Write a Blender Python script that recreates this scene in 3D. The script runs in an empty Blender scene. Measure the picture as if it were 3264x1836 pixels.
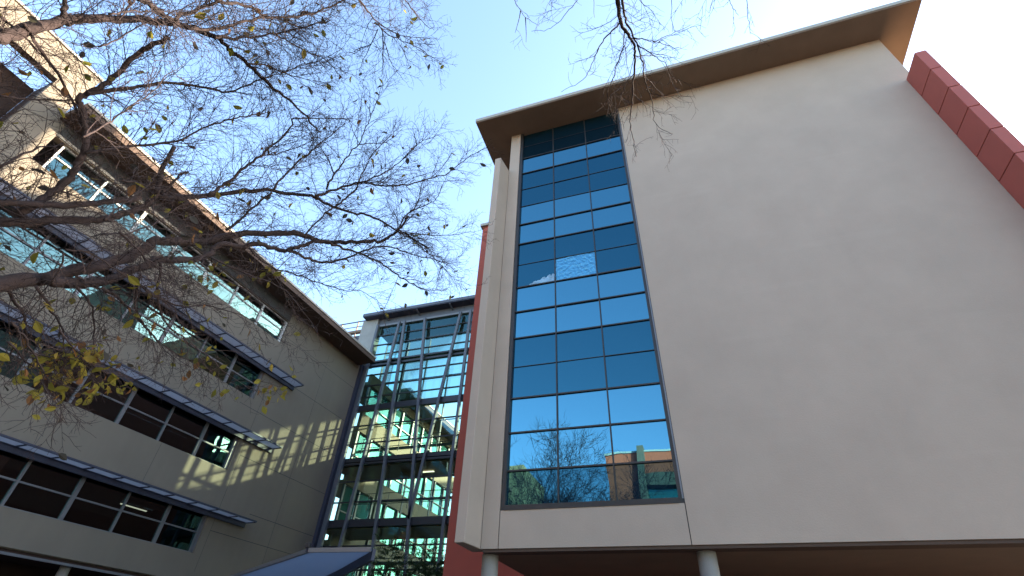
import bpy, bmesh, math, random
from mathutils import Vector, Matrix, Quaternion, noise

# ------------------------------------------------------------------ camera, sky, sun, exposure
SC = bpy.context.scene
COL = SC.collection
H = 1.6                                       # eye height: heights below are given above the eye, +H is above the ground

cam_data = bpy.data.cameras.new('camera')
cam_data.sensor_width = 36.0
cam_data.lens = 17.04
cam_data.clip_start = 0.05
cam_data.clip_end = 2000.0
cam = bpy.data.objects.new('camera', cam_data)
COL.objects.link(cam)
RX = Vector((0.9477311, 0.3160285, 0.0439510))
UP = Vector((0.1652635, -0.6040316, 0.7796369))
FW = Vector((-0.2729352, 0.7316227, 0.6246876))
cam.matrix_world = Matrix(((RX.x, UP.x, -FW.x, 0), (RX.y, UP.y, -FW.y, 0), (RX.z, UP.z, -FW.z, H), (0, 0, 0, 1)))
SC.camera = cam

SUN_DIR = Vector((1.28, 1.0, 0.536)).normalized()       # towards the sun
SUN_EL = math.asin(SUN_DIR.z)
SUN_AZ = math.atan2(SUN_DIR.x, SUN_DIR.y)               # clockwise from +Y

world = bpy.data.worlds.new('World')
SC.world = world
world.use_nodes = True
wn = world.node_tree
bg = wn.nodes['Background']
sky = wn.nodes.new('ShaderNodeTexSky')
sky.sky_type = 'NISHITA'
sky.sun_disc = False
sky.sun_elevation = SUN_EL
sky.sun_rotation = SUN_AZ
sky.altitude = 100.0
sky.air_density = 1.0
sky.dust_density = 1.3
sky.ozone_density = 1.6
wn.links.new(sky.outputs['Color'], bg.inputs['Color'])
bg.inputs['Strength'].default_value = 0.15

sun_data = bpy.data.lights.new('sun', 'SUN')
sun_data.energy = 5.0
sun_data.angle = math.radians(0.53)
sun_data.color = (1.0, 0.86, 0.66)
sun = bpy.data.objects.new('sun', sun_data)
COL.objects.link(sun)
sun.location = (60, 50, 60)
sun.rotation_euler = SUN_DIR.to_track_quat('Z', 'Y').to_euler()

SC.view_settings.view_transform = 'Standard'
SC.view_settings.look = 'None'
SC.view_settings.gamma = 1.0
SC.view_settings.exposure = 2.55
SC.cycles.max_bounces = 10
SC.cycles.transparent_max_bounces = 16
SC.cycles.caustics_reflective = False
SC.cycles.caustics_refractive = False
SC.cycles.sample_clamp_indirect = 6.0

# ------------------------------------------------------------------ helpers
class MB:
    """Collects geometry for ONE mesh object."""
    def __init__(self):
        self.v = []; self.f = []; self.m = []
    def quad(self, pts, mi=0):
        n = len(self.v)
        self.v += [tuple(p) for p in pts]
        self.f.append(tuple(range(n, n + len(pts)))); self.m.append(mi)
    def box(self, x0, x1, y0, y1, z0, z1, mi=0):
        n = len(self.v)
        self.v += [(x0, y0, z0), (x1, y0, z0), (x1, y1, z0), (x0, y1, z0), (x0, y0, z1), (x1, y0, z1), (x1, y1, z1), (x0, y1, z1)]
        for f in ((0, 3, 2, 1), (4, 5, 6, 7), (0, 1, 5, 4), (1, 2, 6, 5), (2, 3, 7, 6), (3, 0, 4, 7)):
            self.f.append(tuple(n + i for i in f)); self.m.append(mi)
    def prism(self, poly, z0, z1, mi=0):
        n = len(self.v); k = len(poly)
        self.v += [(p[0], p[1], z0) for p in poly] + [(p[0], p[1], z1) for p in poly]
        self.f.append(tuple(n + i for i in reversed(range(k)))); self.m.append(mi)
        self.f.append(tuple(n + k + i for i in range(k))); self.m.append(mi)
        for i in range(k):
            j = (i + 1) % k
            self.f.append((n + i, n + j, n + k + j, n + k + i)); self.m.append(mi)
    def bar(self, a, b, w, d, mi=0, up=Vector((0, 1, 0))):
        a = Vector(a); b = Vector(b); t = (b - a).normalized()
        s = t.cross(up)
        s = s.normalized() if s.length > 1e-5 else t.orthogonal().normalized()
        u = s.cross(t).normalized()
        n = len(self.v)
        for p in (a, b):
            for i, j in ((-1, -1), (1, -1), (1, 1), (-1, 1)):
                self.v.append(tuple(p + s * (i * w / 2) + u * (j * d / 2)))
        for f in ((0, 3, 2, 1), (4, 5, 6, 7), (0, 1, 5, 4), (1, 2, 6, 5), (2, 3, 7, 6), (3, 0, 4, 7)):
            self.f.append(tuple(n + i for i in f)); self.m.append(mi)
    def tube(self, pts, radii, sides=6, mi=0, cap=True):
        k = len(pts)
        n = len(self.v)
        t = (pts[1] - pts[0]).normalized()
        s = t.orthogonal().normalized()
        for i in range(k):
            if 0 < i < k - 1: t2 = pts[i + 1] - pts[i - 1]
            elif i == 0: t2 = pts[1] - pts[0]
            else: t2 = pts[i] - pts[i - 1]
            if t2.length > 1e-9: t = t2.normalized()
            s = s - t * s.dot(t)
            s = s.normalized() if s.length > 1e-6 else t.orthogonal().normalized()
            u = t.cross(s)
            for a in range(sides):
                c = math.cos(2 * math.pi * a / sides); d = math.sin(2 * math.pi * a / sides)
                p = pts[i] + (s * c + u * d) * radii[i]
                self.v.append((p.x, p.y, p.z))
        for i in range(k - 1):
            for a in range(sides):
                b = (a + 1) % sides
                self.f.append((n + i * sides + a, n + i * sides + b, n + (i + 1) * sides + b, n + (i + 1) * sides + a)); self.m.append(mi)
        if cap:
            self.f.append(tuple(n + a for a in reversed(range(sides)))); self.m.append(mi)
            self.f.append(tuple(n + (k - 1) * sides + a for a in range(sides))); self.m.append(mi)
    def build(self, name, mats, parent=None, smooth=False, bevel=0.0):
        me = bpy.data.meshes.new(name)
        me.from_pydata(self.v, [], self.f)
        if not isinstance(mats, (list, tuple)): mats = [mats]
        for m in mats: me.materials.append(m)
        if len(mats) > 1: me.polygons.foreach_set('material_index', self.m)
        if smooth: me.polygons.foreach_set('use_smooth', [True] * len(self.f))
        me.update()
        o = bpy.data.objects.new(name, me)
        COL.objects.link(o)
        if parent is not None: o.parent = parent
        if bevel:
            b = o.modifiers.new('bevel', 'BEVEL'); b.width = bevel; b.segments = 2; b.limit_method = 'ANGLE'
        return o

def tag(o, label=None, cat=None, group=None, kind=None):
    if label: o['label'] = label
    if cat: o['category'] = cat
    if group: o['group'] = group
    if kind: o['kind'] = kind
    return o

def thing(name, label, cat, loc=(0, 0, 0), rz=0.0, group=None):
    o = bpy.data.objects.new(name, None)
    o.empty_display_size = 0.5
    COL.objects.link(o)
    o.location = loc; o.rotation_euler = (0, 0, rz)
    return tag(o, label, cat, group)

def copy_tree(o, parent=None):
    c = o.copy(); COL.objects.link(c)
    if parent is not None: c.parent = parent
    for ch in list(o.children): copy_tree(ch, c)
    return c

# ------------------------------------------------------------------ materials
def new_mat(name):
    m = bpy.data.materials.new(name); m.use_nodes = True
    nt = m.node_tree
    return m, nt, nt.nodes['Principled BSDF'], nt.nodes['Material Output']

def surf(name, col, rough=0.8, var=0.12, scale=0.6, fine=25.0, bump=0.15, metal=0.0, streak=0.0, spec=0.3):
    """Plain surface: broad mottling, fine grain, optional vertical rain streaks."""
    m, nt, p, out = new_mat(name)
    N = nt.nodes; Lk = nt.links
    tc = N.new('ShaderNodeTexCoord')
    n1 = N.new('ShaderNodeTexNoise'); n1.inputs['Scale'].default_value = scale; n1.inputs['Detail'].default_value = 6; n1.inputs['Roughness'].default_value = 0.6
    n2 = N.new('ShaderNodeTexNoise'); n2.inputs['Scale'].default_value = fine; n2.inputs['Detail'].default_value = 4
    Lk.new(tc.outputs['Object'], n1.inputs['Vector']); Lk.new(tc.outputs['Object'], n2.inputs['Vector'])
    ad = N.new('ShaderNodeMath'); ad.operation = 'MULTIPLY_ADD'; ad.inputs[1].default_value = 0.35
    Lk.new(n2.outputs['Fac'], ad.inputs[0]); Lk.new(n1.outputs['Fac'], ad.inputs[2])
    last = ad
    if streak:
        mp = N.new('ShaderNodeMapping'); mp.inputs['Scale'].default_value = (1.6, 1.6, 0.09)
        n3 = N.new('ShaderNodeTexNoise'); n3.inputs['Scale'].default_value = 1.4; n3.inputs['Detail'].default_value = 5
        Lk.new(tc.outputs['Object'], mp.inputs['Vector']); Lk.new(mp.outputs['Vector'], n3.inputs['Vector'])
        a2 = N.new('ShaderNodeMath'); a2.operation = 'MULTIPLY_ADD'; a2.inputs[1].default_value = streak
        Lk.new(n3.outputs['Fac'], a2.inputs[0]); Lk.new(last.outputs[0], a2.inputs[2]); last = a2
    mr = N.new('ShaderNodeMapRange'); mr.inputs['From Min'].default_value = 0.4 + streak * 0.3; mr.inputs['From Max'].default_value = 0.95 + streak * 0.7
    mr.inputs['To Min'].default_value = 1 - var; mr.inputs['To Max'].default_value = 1 + var
    Lk.new(last.outputs[0], mr.inputs['Value'])
    mx = N.new('ShaderNodeVectorMath'); mx.operation = 'SCALE'; mx.inputs[0].default_value = col[:3]
    Lk.new(mr.outputs['Result'], mx.inputs['Scale'])
    Lk.new(mx.outputs['Vector'], p.inputs['Base Color'])
    p.inputs['Roughness'].default_value = rough; p.inputs['Metallic'].default_value = metal
    p.inputs['Specular IOR Level'].default_value = spec
    if bump:
        b = N.new('ShaderNodeBump'); b.inputs['Strength'].default_value = bump; b.inputs['Distance'].default_value = 0.01
        Lk.new(n2.outputs['Fac'], b.inputs['Height']); Lk.new(b.outputs['Normal'], p.inputs['Normal'])
    return m

def pour_concrete(name, col):
    """Smooth cast wall: mottling plus faint, uneven horizontal lift lines."""
    m = surf(name, col, 0.85, 0.075, 0.7, 30.0, 0.3, streak=0.15)
    nt = m.node_tree; N = nt.nodes; Lk = nt.links; p = N['Principled BSDF']
    src = p.inputs['Base Color'].links[0].from_socket
    tc = N.new('ShaderNodeTexCoord')
    mp = N.new('ShaderNodeMapping'); mp.inputs['Scale'].default_value = (0.12, 0.12, 1.0)
    nz = N.new('ShaderNodeTexNoise'); nz.inputs['Scale'].default_value = 2.2; nz.inputs['Detail'].default_value = 5
    Lk.new(tc.outputs['Object'], mp.inputs['Vector']); Lk.new(mp.outputs['Vector'], nz.inputs['Vector'])
    mr = N.new('ShaderNodeMapRange'); mr.inputs['From Min'].default_value = 0.62; mr.inputs['From Max'].default_value = 0.72
    mr.inputs['To Min'].default_value = 1.0; mr.inputs['To Max'].default_value = 1.025
    Lk.new(nz.outputs['Fac'], mr.inputs['Value'])
    sc = N.new('ShaderNodeVectorMath'); sc.operation = 'SCALE'
    Lk.new(src, sc.inputs[0]); Lk.new(mr.outputs['Result'], sc.inputs['Scale']); Lk.new(sc.outputs['Vector'], p.inputs['Base Color'])
    return m

def glass(name, trans, gloss, base=0.2, peak=0.9, wobble=0.02, rough=0.0, wscale=0.7, back=None):
    """Thin window glass: tinted see-through (or a dark backing) under a mirror reflection that grows at grazing angles."""
    m = bpy.data.materials.new(name); m.use_nodes = True
    nt = m.node_tree; N = nt.nodes; Lk = nt.links
    N.remove(N['Principled BSDF'])
    out = N['Material Output']
    if back is None:
        t = N.new('ShaderNodeBsdfTransparent'); t.inputs['Color'].default_value = (*trans, 1)
    else:
        t = N.new('ShaderNodeBsdfDiffuse'); t.inputs['Color'].default_value = (*back, 1)
    g = N.new('ShaderNodeBsdfGlossy'); g.inputs['Color'].default_value = (*gloss, 1); g.inputs['Roughness'].default_value = rough
    tc = N.new('ShaderNodeTexCoord')
    nz = N.new('ShaderNodeTexNoise'); nz.inputs['Scale'].default_value = wscale; nz.inputs['Detail'].default_value = 2
    b = N.new('ShaderNodeBump'); b.inputs['Strength'].default_value = 1.0; b.inputs['Distance'].default_value = wobble
    Lk.new(tc.outputs['Object'], nz.inputs['Vector']); Lk.new(nz.outputs['Fac'], b.inputs['Height']); Lk.new(b.outputs['Normal'], g.inputs['Normal'])
    lw = N.new('ShaderNodeFresnel'); lw.inputs['IOR'].default_value = 1.5
    mr = N.new('ShaderNodeMapRange'); mr.inputs['From Min'].default_value = 0.04; mr.inputs['From Max'].default_value = 0.8
    mr.inputs['To Min'].default_value = base; mr.inputs['To Max'].default_value = peak
    Lk.new(lw.outputs['Fac'], mr.inputs['Value'])
    mx = N.new('ShaderNodeMixShader')
    Lk.new(mr.outputs['Result'], mx.inputs['Fac']); Lk.new(t.outputs[0], mx.inputs[1]); Lk.new(g.outputs[0], mx.inputs[2])
    Lk.new(mx.outputs[0], out.inputs['Surface'])
    return m

def emit(name, col, strength):
    m = bpy.data.materials.new(name); m.use_nodes = True
    nt = m.node_tree; nt.nodes.remove(nt.nodes['Principled BSDF'])
    e = nt.nodes.new('ShaderNodeEmission'); e.inputs['Color'].default_value = (*col, 1); e.inputs['Strength'].default_value = strength
    nt.links.new(e.outputs[0], nt.nodes['Material Output'].inputs['Surface'])
    return m

def leafy(name, col, trans, fac=0.45):
    m, nt, p, out = new_mat(name)
    N = nt.nodes; Lk = nt.links
    N.remove(p)
    d = N.new('ShaderNodeBsdfDiffuse'); d.inputs['Color'].default_value = (*col, 1)
    t = N.new('ShaderNodeBsdfTranslucent'); t.inputs['Color'].default_value = (*trans, 1)
    mx = N.new('ShaderNodeMixShader'); mx.inputs['Fac'].default_value = fac
    Lk.new(d.outputs[0], mx.inputs[1]); Lk.new(t.outputs[0], mx.inputs[2]); Lk.new(mx.outputs[0], out.inputs['Surface'])
    return m

M = {}
M['concrete'] = pour_concrete('pale_concrete', (0.425, 0.33, 0.255))
M['cream'] = surf('cream_render', (0.168, 0.140, 0.108), 0.9, 0.10, 0.5, 30.0, 0.15, streak=0.6)
M['joint'] = surf('dark_joint', (0.05, 0.05, 0.05), 0.9, 0.05, bump=0)
M['soffit'] = surf('brown_soffit', (0.19, 0.13, 0.09), 0.85, 0.10, 1.2, 60.0, 0.1)
M['eave'] = surf('dark_brown_eave', (0.085, 0.055, 0.04), 0.85, 0.15, 1.2, 60.0, 0.1)
M['fascia'] = surf('grey_fascia', (0.36, 0.33, 0.28), 0.7, 0.06, 2.0, 40.0, 0.05)
M['bronze'] = surf('bronze_frame', (0.045, 0.04, 0.038), 0.45, 0.1, 3.0, 40.0, 0.0, metal=0.4)
M['alu'] = surf('aluminium', (0.16, 0.16, 0.17), 0.45, 0.08, 3.0, 40.0, 0.0, metal=0.3)
M['shelf'] = surf('pale_metal_slats', (0.42, 0.42, 0.46), 0.5, 0.06, 2.0, 40.0, 0.0, metal=0.1)
M['navy'] = surf('dark_blue_steel', (0.035, 0.038, 0.06), 0.5, 0.1, 2.0, 40.0, 0.0)
M['steel'] = surf('grey_blue_steel', (0.085, 0.092, 0.11), 0.5, 0.1, 2.0, 40.0, 0.0)
M['black_steel'] = surf('black_steel', (0.025, 0.025, 0.03), 0.4, 0.1, 2.0, 40.0, 0.0)
M['red'] = surf('red_render', (0.36, 0.085, 0.058), 0.9, 0.08, 0.7, 40.0, 0.12, streak=0.3)
M['red_panel'] = surf('red_panel', (0.38, 0.092, 0.066), 0.6, 0.06, 1.5, 40.0, 0.05)
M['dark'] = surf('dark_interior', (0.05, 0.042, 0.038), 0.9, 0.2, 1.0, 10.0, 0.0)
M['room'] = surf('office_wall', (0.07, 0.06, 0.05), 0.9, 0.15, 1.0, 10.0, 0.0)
M['column'] = surf('cast_column', (0.27, 0.26, 0.24), 0.85, 0.12, 1.5, 40.0, 0.15)
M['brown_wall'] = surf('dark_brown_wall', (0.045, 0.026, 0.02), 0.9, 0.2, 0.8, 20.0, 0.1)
M['paving'] = surf('grey_paving', (0.085, 0.08, 0.075), 0.9, 0.15, 0.3, 12.0, 0.2)
M['bright_red'] = surf('bright_red_render', (0.58, 0.13, 0.07), 0.9, 0.1, 0.6, 30.0, 0.1)
M['tan'] = surf('tan_render', (0.34, 0.25, 0.14), 0.9, 0.10, 0.5, 30.0, 0.1)
M['bark'] = surf('bark', (0.042, 0.029, 0.029), 0.95, 0.35, 3.0, 60.0, 0.6)
M['white_metal'] = surf('white_frame', (0.5, 0.5, 0.48), 0.5, 0.05, 2.0, 40.0, 0.0)

M['vision'] = glass('blue_vision_glass', (0, 0, 0), (0.080, 0.225, 0.290), 0.85, 0.97, 0.0035, 0.004, 0.6, back=(0.01, 0.06, 0.12))
M['spandrel'] = glass('blue_spandrel_glass', (0, 0, 0), (0.034, 0.125, 0.168), 0.70, 0.95, 0.005, 0.01, 0.5, back=(0.008, 0.03, 0.07))
M['frosted'] = glass('frosted_glass', (0, 0, 0), (0.10, 0.30, 0.42), 0.75, 0.95, 0.05, 0.35, 9.0, back=(0.06, 0.16, 0.24))
M['film'] = surf('torn_white_film', (0.25, 0.42, 0.55), 0.8, 0.5, 6.0, 60.0, 0.3)
M['office_glass'] = glass('office_glass', (0.22, 0.27, 0.27), (0.42, 0.80, 0.82), 0.16, 0.95, 0.007, 0.0, 0.5)
M['teal_glass'] = glass('teal_glass', (0, 0, 0), (0.16, 0.42, 0.40), 0.40, 0.95, 0.02, 0.0, 0.5, back=(0.03, 0.11, 0.10))
M['link_glass'] = glass('link_glass', (0.68, 0.88, 0.74), (0.42, 0.75, 0.80), 0.10, 0.7, 0.01, 0.0, 0.4)
M['sheet'] = leafy('blue_sheet', (0.27, 0.29, 0.33), (0.41, 0.45, 0.51), 0.8)
M['slat'] = leafy('pale_perforated_sheet', (0.42, 0.42, 0.46), (0.48, 0.48, 0.52), 0.6)
M['solar_glass'] = glass('solar_glass', (0.36, 0.62, 0.58), (0.30, 0.62, 0.66), 0.10, 0.7, 0.008, 0.0, 0.4)
M['rear_glass'] = glass('clear_rear_glass', (0.88, 0.94, 0.90), (0.5, 0.75, 0.85), 0.06, 0.6, 0.006, 0.0, 0.4)
M['lamp'] = emit('lamp_tube', (1.0, 0.92, 0.7), 0.35)

# ------------------------------------------------------------------ ground
g = MB()
g.quad([(-900, -900, 0), (900, -900, 0), (900, 900, 0), (-900, 900, 0)])
tag(g.build('ground', M['paving']), kind='structure')

# ------------------------------------------------------------------ the concrete building with the strip of blue glass
cb = thing('concrete_building', 'pale blank concrete building with a tall strip of blue glass under a wide flat roof', 'building')
zb, zt = 2.34 + H, 19.2 + H
w = MB()
w.box(-4.90, -4.47, 12.0, 12.4, zb, zt)                     # pier left of the glass
w.box(-4.45, -0.10, 12.0, 12.4, zb, 3.18 + H)               # panel under the glass
w.box(-0.08, 9.60, 12.0, 12.4, zb, zt)                      # the big blank wall
w.box(-4.47, -4.45, 12.03, 12.4, zb, 3.18 + H, 1)           # joints
w.box(-0.10, -0.08, 12.03, 12.4, zb, 3.18 + H, 1)
w.box(-4.90, -4.50, 12.4, 20.5, zb, zt)
w.box(9.20, 9.60, 12.4, 20.5, zb, zt)
w.box(-4.50, 9.20, 20.1, 20.5, zb, zt)
w.build('wall', [M['concrete'], M['joint']], cb)
lip = MB(); lip.box(-4.86, 9.56, 12.03, 12.40, zb - 0.07, zb - 0.003)
lip.build('drip_edge', M['eave'], cb)
so = MB(); so.box(-4.87, 9.57, 12.41, 20.47, zb - 0.05, zb - 0.004)
so.build('soffit', M['soffit'], cb)
r = MB()
r.box(-6.22, 10.70, 10.88, 21.4, zt + 0.002, zt + 0.06, 0)
rf = r.build('roof', [M['soffit']], cb)
r = MB(); r.box(-6.24, 10.72, 10.85, 21.42, zt + 0.062, zt + 0.27)
r.build('fascia', M['fascia'], rf, bevel=0.012)
# unseen block added behind the roof to shade the cream building's near end
t = MB(); t.box(-3.0, 9.0, 20.52, 22.2, zb, 29.0 + H); t.build('added_shade_block', M['concrete'], cb)
# projecting blade left of the glass
f = MB(); f.prism([(-5.27, 11.27), (-5.02, 11.27), (-4.915, 11.99), (-4.915, 12.35), (-5.27, 12.35)], zb, 16.72 + H)
f.build('wall_fin', M['concrete'], cb, bevel=0.015)
# tall glazed strip
wx0, wx1, wz0 = -4.45, -0.08, 3.18 + H
fr = MB()
fr.box(wx0, wx0 + 0.10, 12.02, 12.22, wz0, zt); fr.box(wx1 - 0.13, wx1, 12.02, 12.22, wz0, zt)
fr.box(wx0 + 0.10, wx1 - 0.13, 11.985, 12.22, wz0, wz0 + 0.12)
gx0, gx1 = wx0 + 0.10, wx1 - 0.13
cols = [gx0, -3.0, -1.60, gx1]
rows = [3.30] + [4.17 + 1.022 * k for k in range(0, 14)] + [18.3, 19.2]
rows = [z + H for z in rows]
for x in cols[1:-1]: fr.box(x - 0.018, x + 0.018, 12.09, 12.16, wz0 + 0.12, zt)
for i, z in enumerate(rows[1:-1]):
    heavy = i in (0, 1, 2, 4, 5, 6, 8, 9, 12, 13)
    d = 0.020 if heavy else 0.008
    y = 12.085 if heavy else 12.105
    for a, b in zip(cols[:-1], cols[1:]):
        fr.box(a + (0.018 if a != gx0 else 0), b - (0.018 if b != gx1 else 0), y, 12.158, z - d, z + d)
win = fr.build('window', M['bronze'], cb)
tl = MB()
tl.box(wx1 - 0.05, wx1 - 0.012, 12.003, 12.019, wz0 + 0.1, zt - 0.01)
tl.build('jamb_trim', M['alu'], win)
bright = {1, 2, 5, 6, 9, 10, 13, 14, 15}
fp = MB(); groups = []
for i in range(len(rows) - 1):
    if i == 0 or (i in bright) != (i - 1 in bright): groups.append([i in bright, MB()])
    for j in range(3):
        x0, x1 = cols[j], cols[j + 1]; z0, z1 = rows[i], rows[i + 1]
        tgt = groups[-1][1]
        if i == 7 and j == 1: tgt = fp
        random.seed(i * 7 + j)
        e = [random.uniform(-0.004, 0.004) for _ in range(3)]          # panes are never quite in one plane
        y = 12.13
        tgt.quad([(x0, y + e[0], z0), (x1, y + e[1], z0), (x1, y + e[1] + e[2], z1), (x0, y + e[0] + e[2], z1)])
for b_, q in groups: q.build('pane' if b_ else 'spandrel_pane', M['vision' if b_ else 'spandrel'], win)
fp.build('frosted_pane', M['frosted'], win)
fl = MB(); random.seed(4)
bx = [cols[0] + 0.42 + 0.945 * k / 30 for k in range(31)]
z0 = rows[7] + 0.03
top = [z0 + 0.03 + 0.30 * (k / 30.0) ** 0.8 + random.uniform(-0.05, 0.06) * (0.3 + k / 30.0) for k in range(31)]
for k in range(30): fl.quad([(bx[k], 12.118, z0), (bx[k + 1], 12.118, z0), (bx[k + 1], 12.118, top[k + 1]), (bx[k], 12.118, top[k])])
fl.build('torn_film', M['film'], win)
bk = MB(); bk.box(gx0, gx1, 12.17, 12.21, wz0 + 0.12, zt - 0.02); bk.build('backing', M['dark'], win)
# red clad fin along the right edge
for k in range(16):
    z1 = 16.38 + H - 1.08 * k; z0 = z1 - 1.08
    if z0 < zb: z0 = zb
    p = MB()
    p.box(9.352, 9.66, 11.03, 11.996, z0 + 0.012, z1 - 0.012)
    p.build('cladding_panel', M['red_panel'], cb, bevel=0.012)
    if z0 <= zb: break
core = MB(); core.box(9.38, 9.63, 11.06, 11.99, zb, 16.35 + H); core.build('cladding_frame', M['joint'], cb)
for x in (-4.80, 0.17, 9.2):
    c = MB(); c.tube([Vector((x, 12.42, 0)), Vector((x, 12.42, zb - 0.052))], [0.20, 0.20], 28)
    c.build('column', M['column'], cb, smooth=False)
for x in (2.0, 9.2):
    c = MB(); c.tube([Vector((x, 17.0, 0)), Vector((x, 17.0, zb - 0.052))], [0.20, 0.20], 20); c.build('column', M['column'], cb)

# red rendered wall behind it
rw = thing('red_wall', 'tall red rendered wall with a grey coping between the glass link and the concrete building', 'wall')
m_ = MB(); m_.box(-8.63, -4.92, 17.8, 29.76, 0, 20.1 + H); m_.box(-4.92, 9.5, 17.8, 18.25, 0, zb - 0.06)
m_.build('rendered_face', M['red'], rw)
m_ = MB(); m_.box(-8.75, -4.92, 17.66, 29.73, 20.103 + H, 20.30 + H); m_.build('coping', M['fascia'], rw, bevel=0.01)

# ------------------------------------------------------------------ the long cream building on the left (local: x out, y along, z up)
PH = 0.04035
D = 25.0
OX, OY = -D * math.cos(PH), D * math.sin(PH)
lb = thing('cream_building', 'long cream building on the left with rows of ribbon windows and slatted sunshades', 'building', (OX, OY, 0), -PH)
S1 = 28.72
SILL = [4.15 + H, 8.30 + H, 12.52 + H, 16.76 + H]
HEAD = [6.15 + H, 10.37 + H, 14.60 + H, 18.45 + H]
SO = 19.30 + H
wl = MB()
SA = -34.0
WST = [1.2, 1.2, 1.2, 4.45]                   # window starts
WEND = [19.97, 19.97, 19.83, 20.10]
TW = 3.0                                      # the recessed screen of the tower ends here
zs = [2.90 + H]
for k in range(4):
    lo = 2.90 + H if k == 0 else HEAD[k - 1]
    s0 = TW if k >= 2 else SA
    wl.box(-0.4, 0, s0, S1, lo if k != 2 else HEAD[1], SILL[k])
    wl.box(-0.4, 0, WEND[k], S1, SILL[k], HEAD[k])
    wl.box(-0.4, 0, max(s0, SA), WST[k] if WST[k] > s0 else s0 + 0.2, SILL[k], HEAD[k])
wl.box(-0.4, 0, TW, S1, HEAD[3], SO + 0.3)
wl.box(-0.4, 0, SA, TW, HEAD[1], 11.6 + H)
wl.box(-0.4, 0.0, SA, 4.07, 20.95 + H, 22.7 + H)
wl.box(-0.4, 0.0, TW, 4.07, SO + 0.3, 20.95 + H)
# panel joints
for z, sa in ((17.36, 20.4), (14.62, 22.5), (11.95, 19.0), (9.29, 20.4), (6.62, 22.5), (5.30, 20.4)):
    wl.box(0.0005, 0.004, sa, S1 - 0.02, z + H - 0.014, z + H + 0.014, 1)
for s in (20.4, 24.6):
    wl.box(0.0005, 0.0035, s - 0.008, s + 0.008, 3.4 + H, 18.4 + H, 1)
for s in (4.5, 11.0, 15.78):
    for a, b in ((6.4, 8.28), (10.6, 12.5)): wl.box(0.0005, 0.0035, s - 0.007, s + 0.007, a + H, b + H, 1)
wl.build('wall', [M['cream'], M['joint']], lb)
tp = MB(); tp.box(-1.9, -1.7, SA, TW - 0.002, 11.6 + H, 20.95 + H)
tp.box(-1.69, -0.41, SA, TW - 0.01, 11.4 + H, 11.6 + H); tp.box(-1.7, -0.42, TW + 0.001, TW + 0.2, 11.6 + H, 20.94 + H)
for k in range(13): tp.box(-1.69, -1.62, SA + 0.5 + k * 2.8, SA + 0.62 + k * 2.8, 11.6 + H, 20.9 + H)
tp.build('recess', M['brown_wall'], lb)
tc_ = MB(); tc_.box(-0.45, 0.08, SA, 4.12, 22.703 + H, 22.82 + H); tc_.build('parapet_coping', M['fascia'], lb)
base = MB(); base.box(0.004, 0.09, SA, S1, 2.93 + H, 3.36 + H); bl = base.build('plinth_band', M['cream'], lb)
gt = MB(); gt.box(-0.05, 0.05, SA, S1, 2.70 + H, 2.79 + H); gt.build('gutter', M['alu'], lb)
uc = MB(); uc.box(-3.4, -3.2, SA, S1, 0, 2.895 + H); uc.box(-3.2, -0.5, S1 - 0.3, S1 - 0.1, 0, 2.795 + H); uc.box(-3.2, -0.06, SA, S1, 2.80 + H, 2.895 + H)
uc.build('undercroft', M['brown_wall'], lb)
for k in range(10):
    c = MB(); c.tube([Vector((-0.5, -30 + k * 6.4, 0)), Vector((-0.5, -30 + k * 6.4, 2.79 + H))], [0.2, 0.2], 16); c.build('column', M['column'], lb)
ev = MB(); ev.box(-0.41, 1.63, 4.08, 27.9, SO + 0.302, SO + 0.36)
ev2 = MB(); ev2.box(0.004, 1.63, 4.08, 27.9, SO + 0.002, SO + 0.30)
er = ev2.build('eave', M['eave'], lb)
ev3 = MB(); ev3.box(-0.42, 1.66, 4.075, 27.93, SO + 0.362, SO + 0.50); ev3.build('roof_edge', M['fascia'], er)
hp = MB(); hp.box(0.003, 0.05, WST[3], WEND[3], HEAD[3] + 0.03, SO - 0.003); hp.build('head_panel', M['joint'], lb)

def ribbon(k):
    """One row of windows: every bay a window (frame > panes, blind)."""
    s0, s1 = WST[k], WEND[k]; z0, z1 = SILL[k], HEAD[k]
    zt_ = z0 + 0.95
    mt = M['white_metal'] if k == 3 else M['alu']
    random.seed(50 + k); i = 0; b = s1 - 0.001
    while b > s0 + 0.5:
        a = max(b - 2.165, s0 + 0.001); first = i == 0
        wd = 0.08 if i % 2 == 0 else 0.045
        wr = 0.16 if first else (0.045 if i % 2 == 0 else 0.08)
        f = MB()
        f.box(-0.30, -0.16, a, b, z0 + 0.001, z0 + 0.06); f.box(-0.30, -0.16, a, b, z1 - 0.06, z1 - 0.001)
        f.box(-0.28, -0.10 if first else -0.17, b - wr, b, z0 + 0.06, z1 - 0.06)
        f.box(-0.28, -0.17, a, a + wd, z0 + 0.06, z1 - 0.06)
        f.box(-0.28, -0.19, a + wd, b - wr, zt_ - 0.035, zt_ + 0.035)
        w_ = f.build('window', mt, lb)
        p = MB()
        for za, zc_ in ((z0 + 0.06, zt_), (zt_, z1 - 0.06)):
            e = [random.uniform(-0.006, 0.006) for _ in range(3)]
            p.quad([(-0.24 + e[0], a, za), (-0.24 + e[1], b, za), (-0.24 + e[1] + e[2], b, zc_), (-0.24 + e[0] + e[2], a, zc_)])
        p.build('pane', M['office_glass'], w_)
        dr = random.choice([0, 0, 0.35, 0.6, 0.9, 1.3, 1.7])
        if dr:
            q = MB(); q.box(-0.46, -0.445, a + 0.05, b - 0.05, z1 - 0.06 - dr, z1 - 0.06); q.build('blind', M['room'], w_)
        if k == 0 and i == 1:
            q = MB(); q.box(-1.5, -1.42, 16.0, 17.6, z1 - 0.55, z1 - 0.51); q.build('lamp_tube', M['lamp'], w_)
        b = a - 0.002; i += 1
for k in range(4): ribbon(k)
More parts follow.
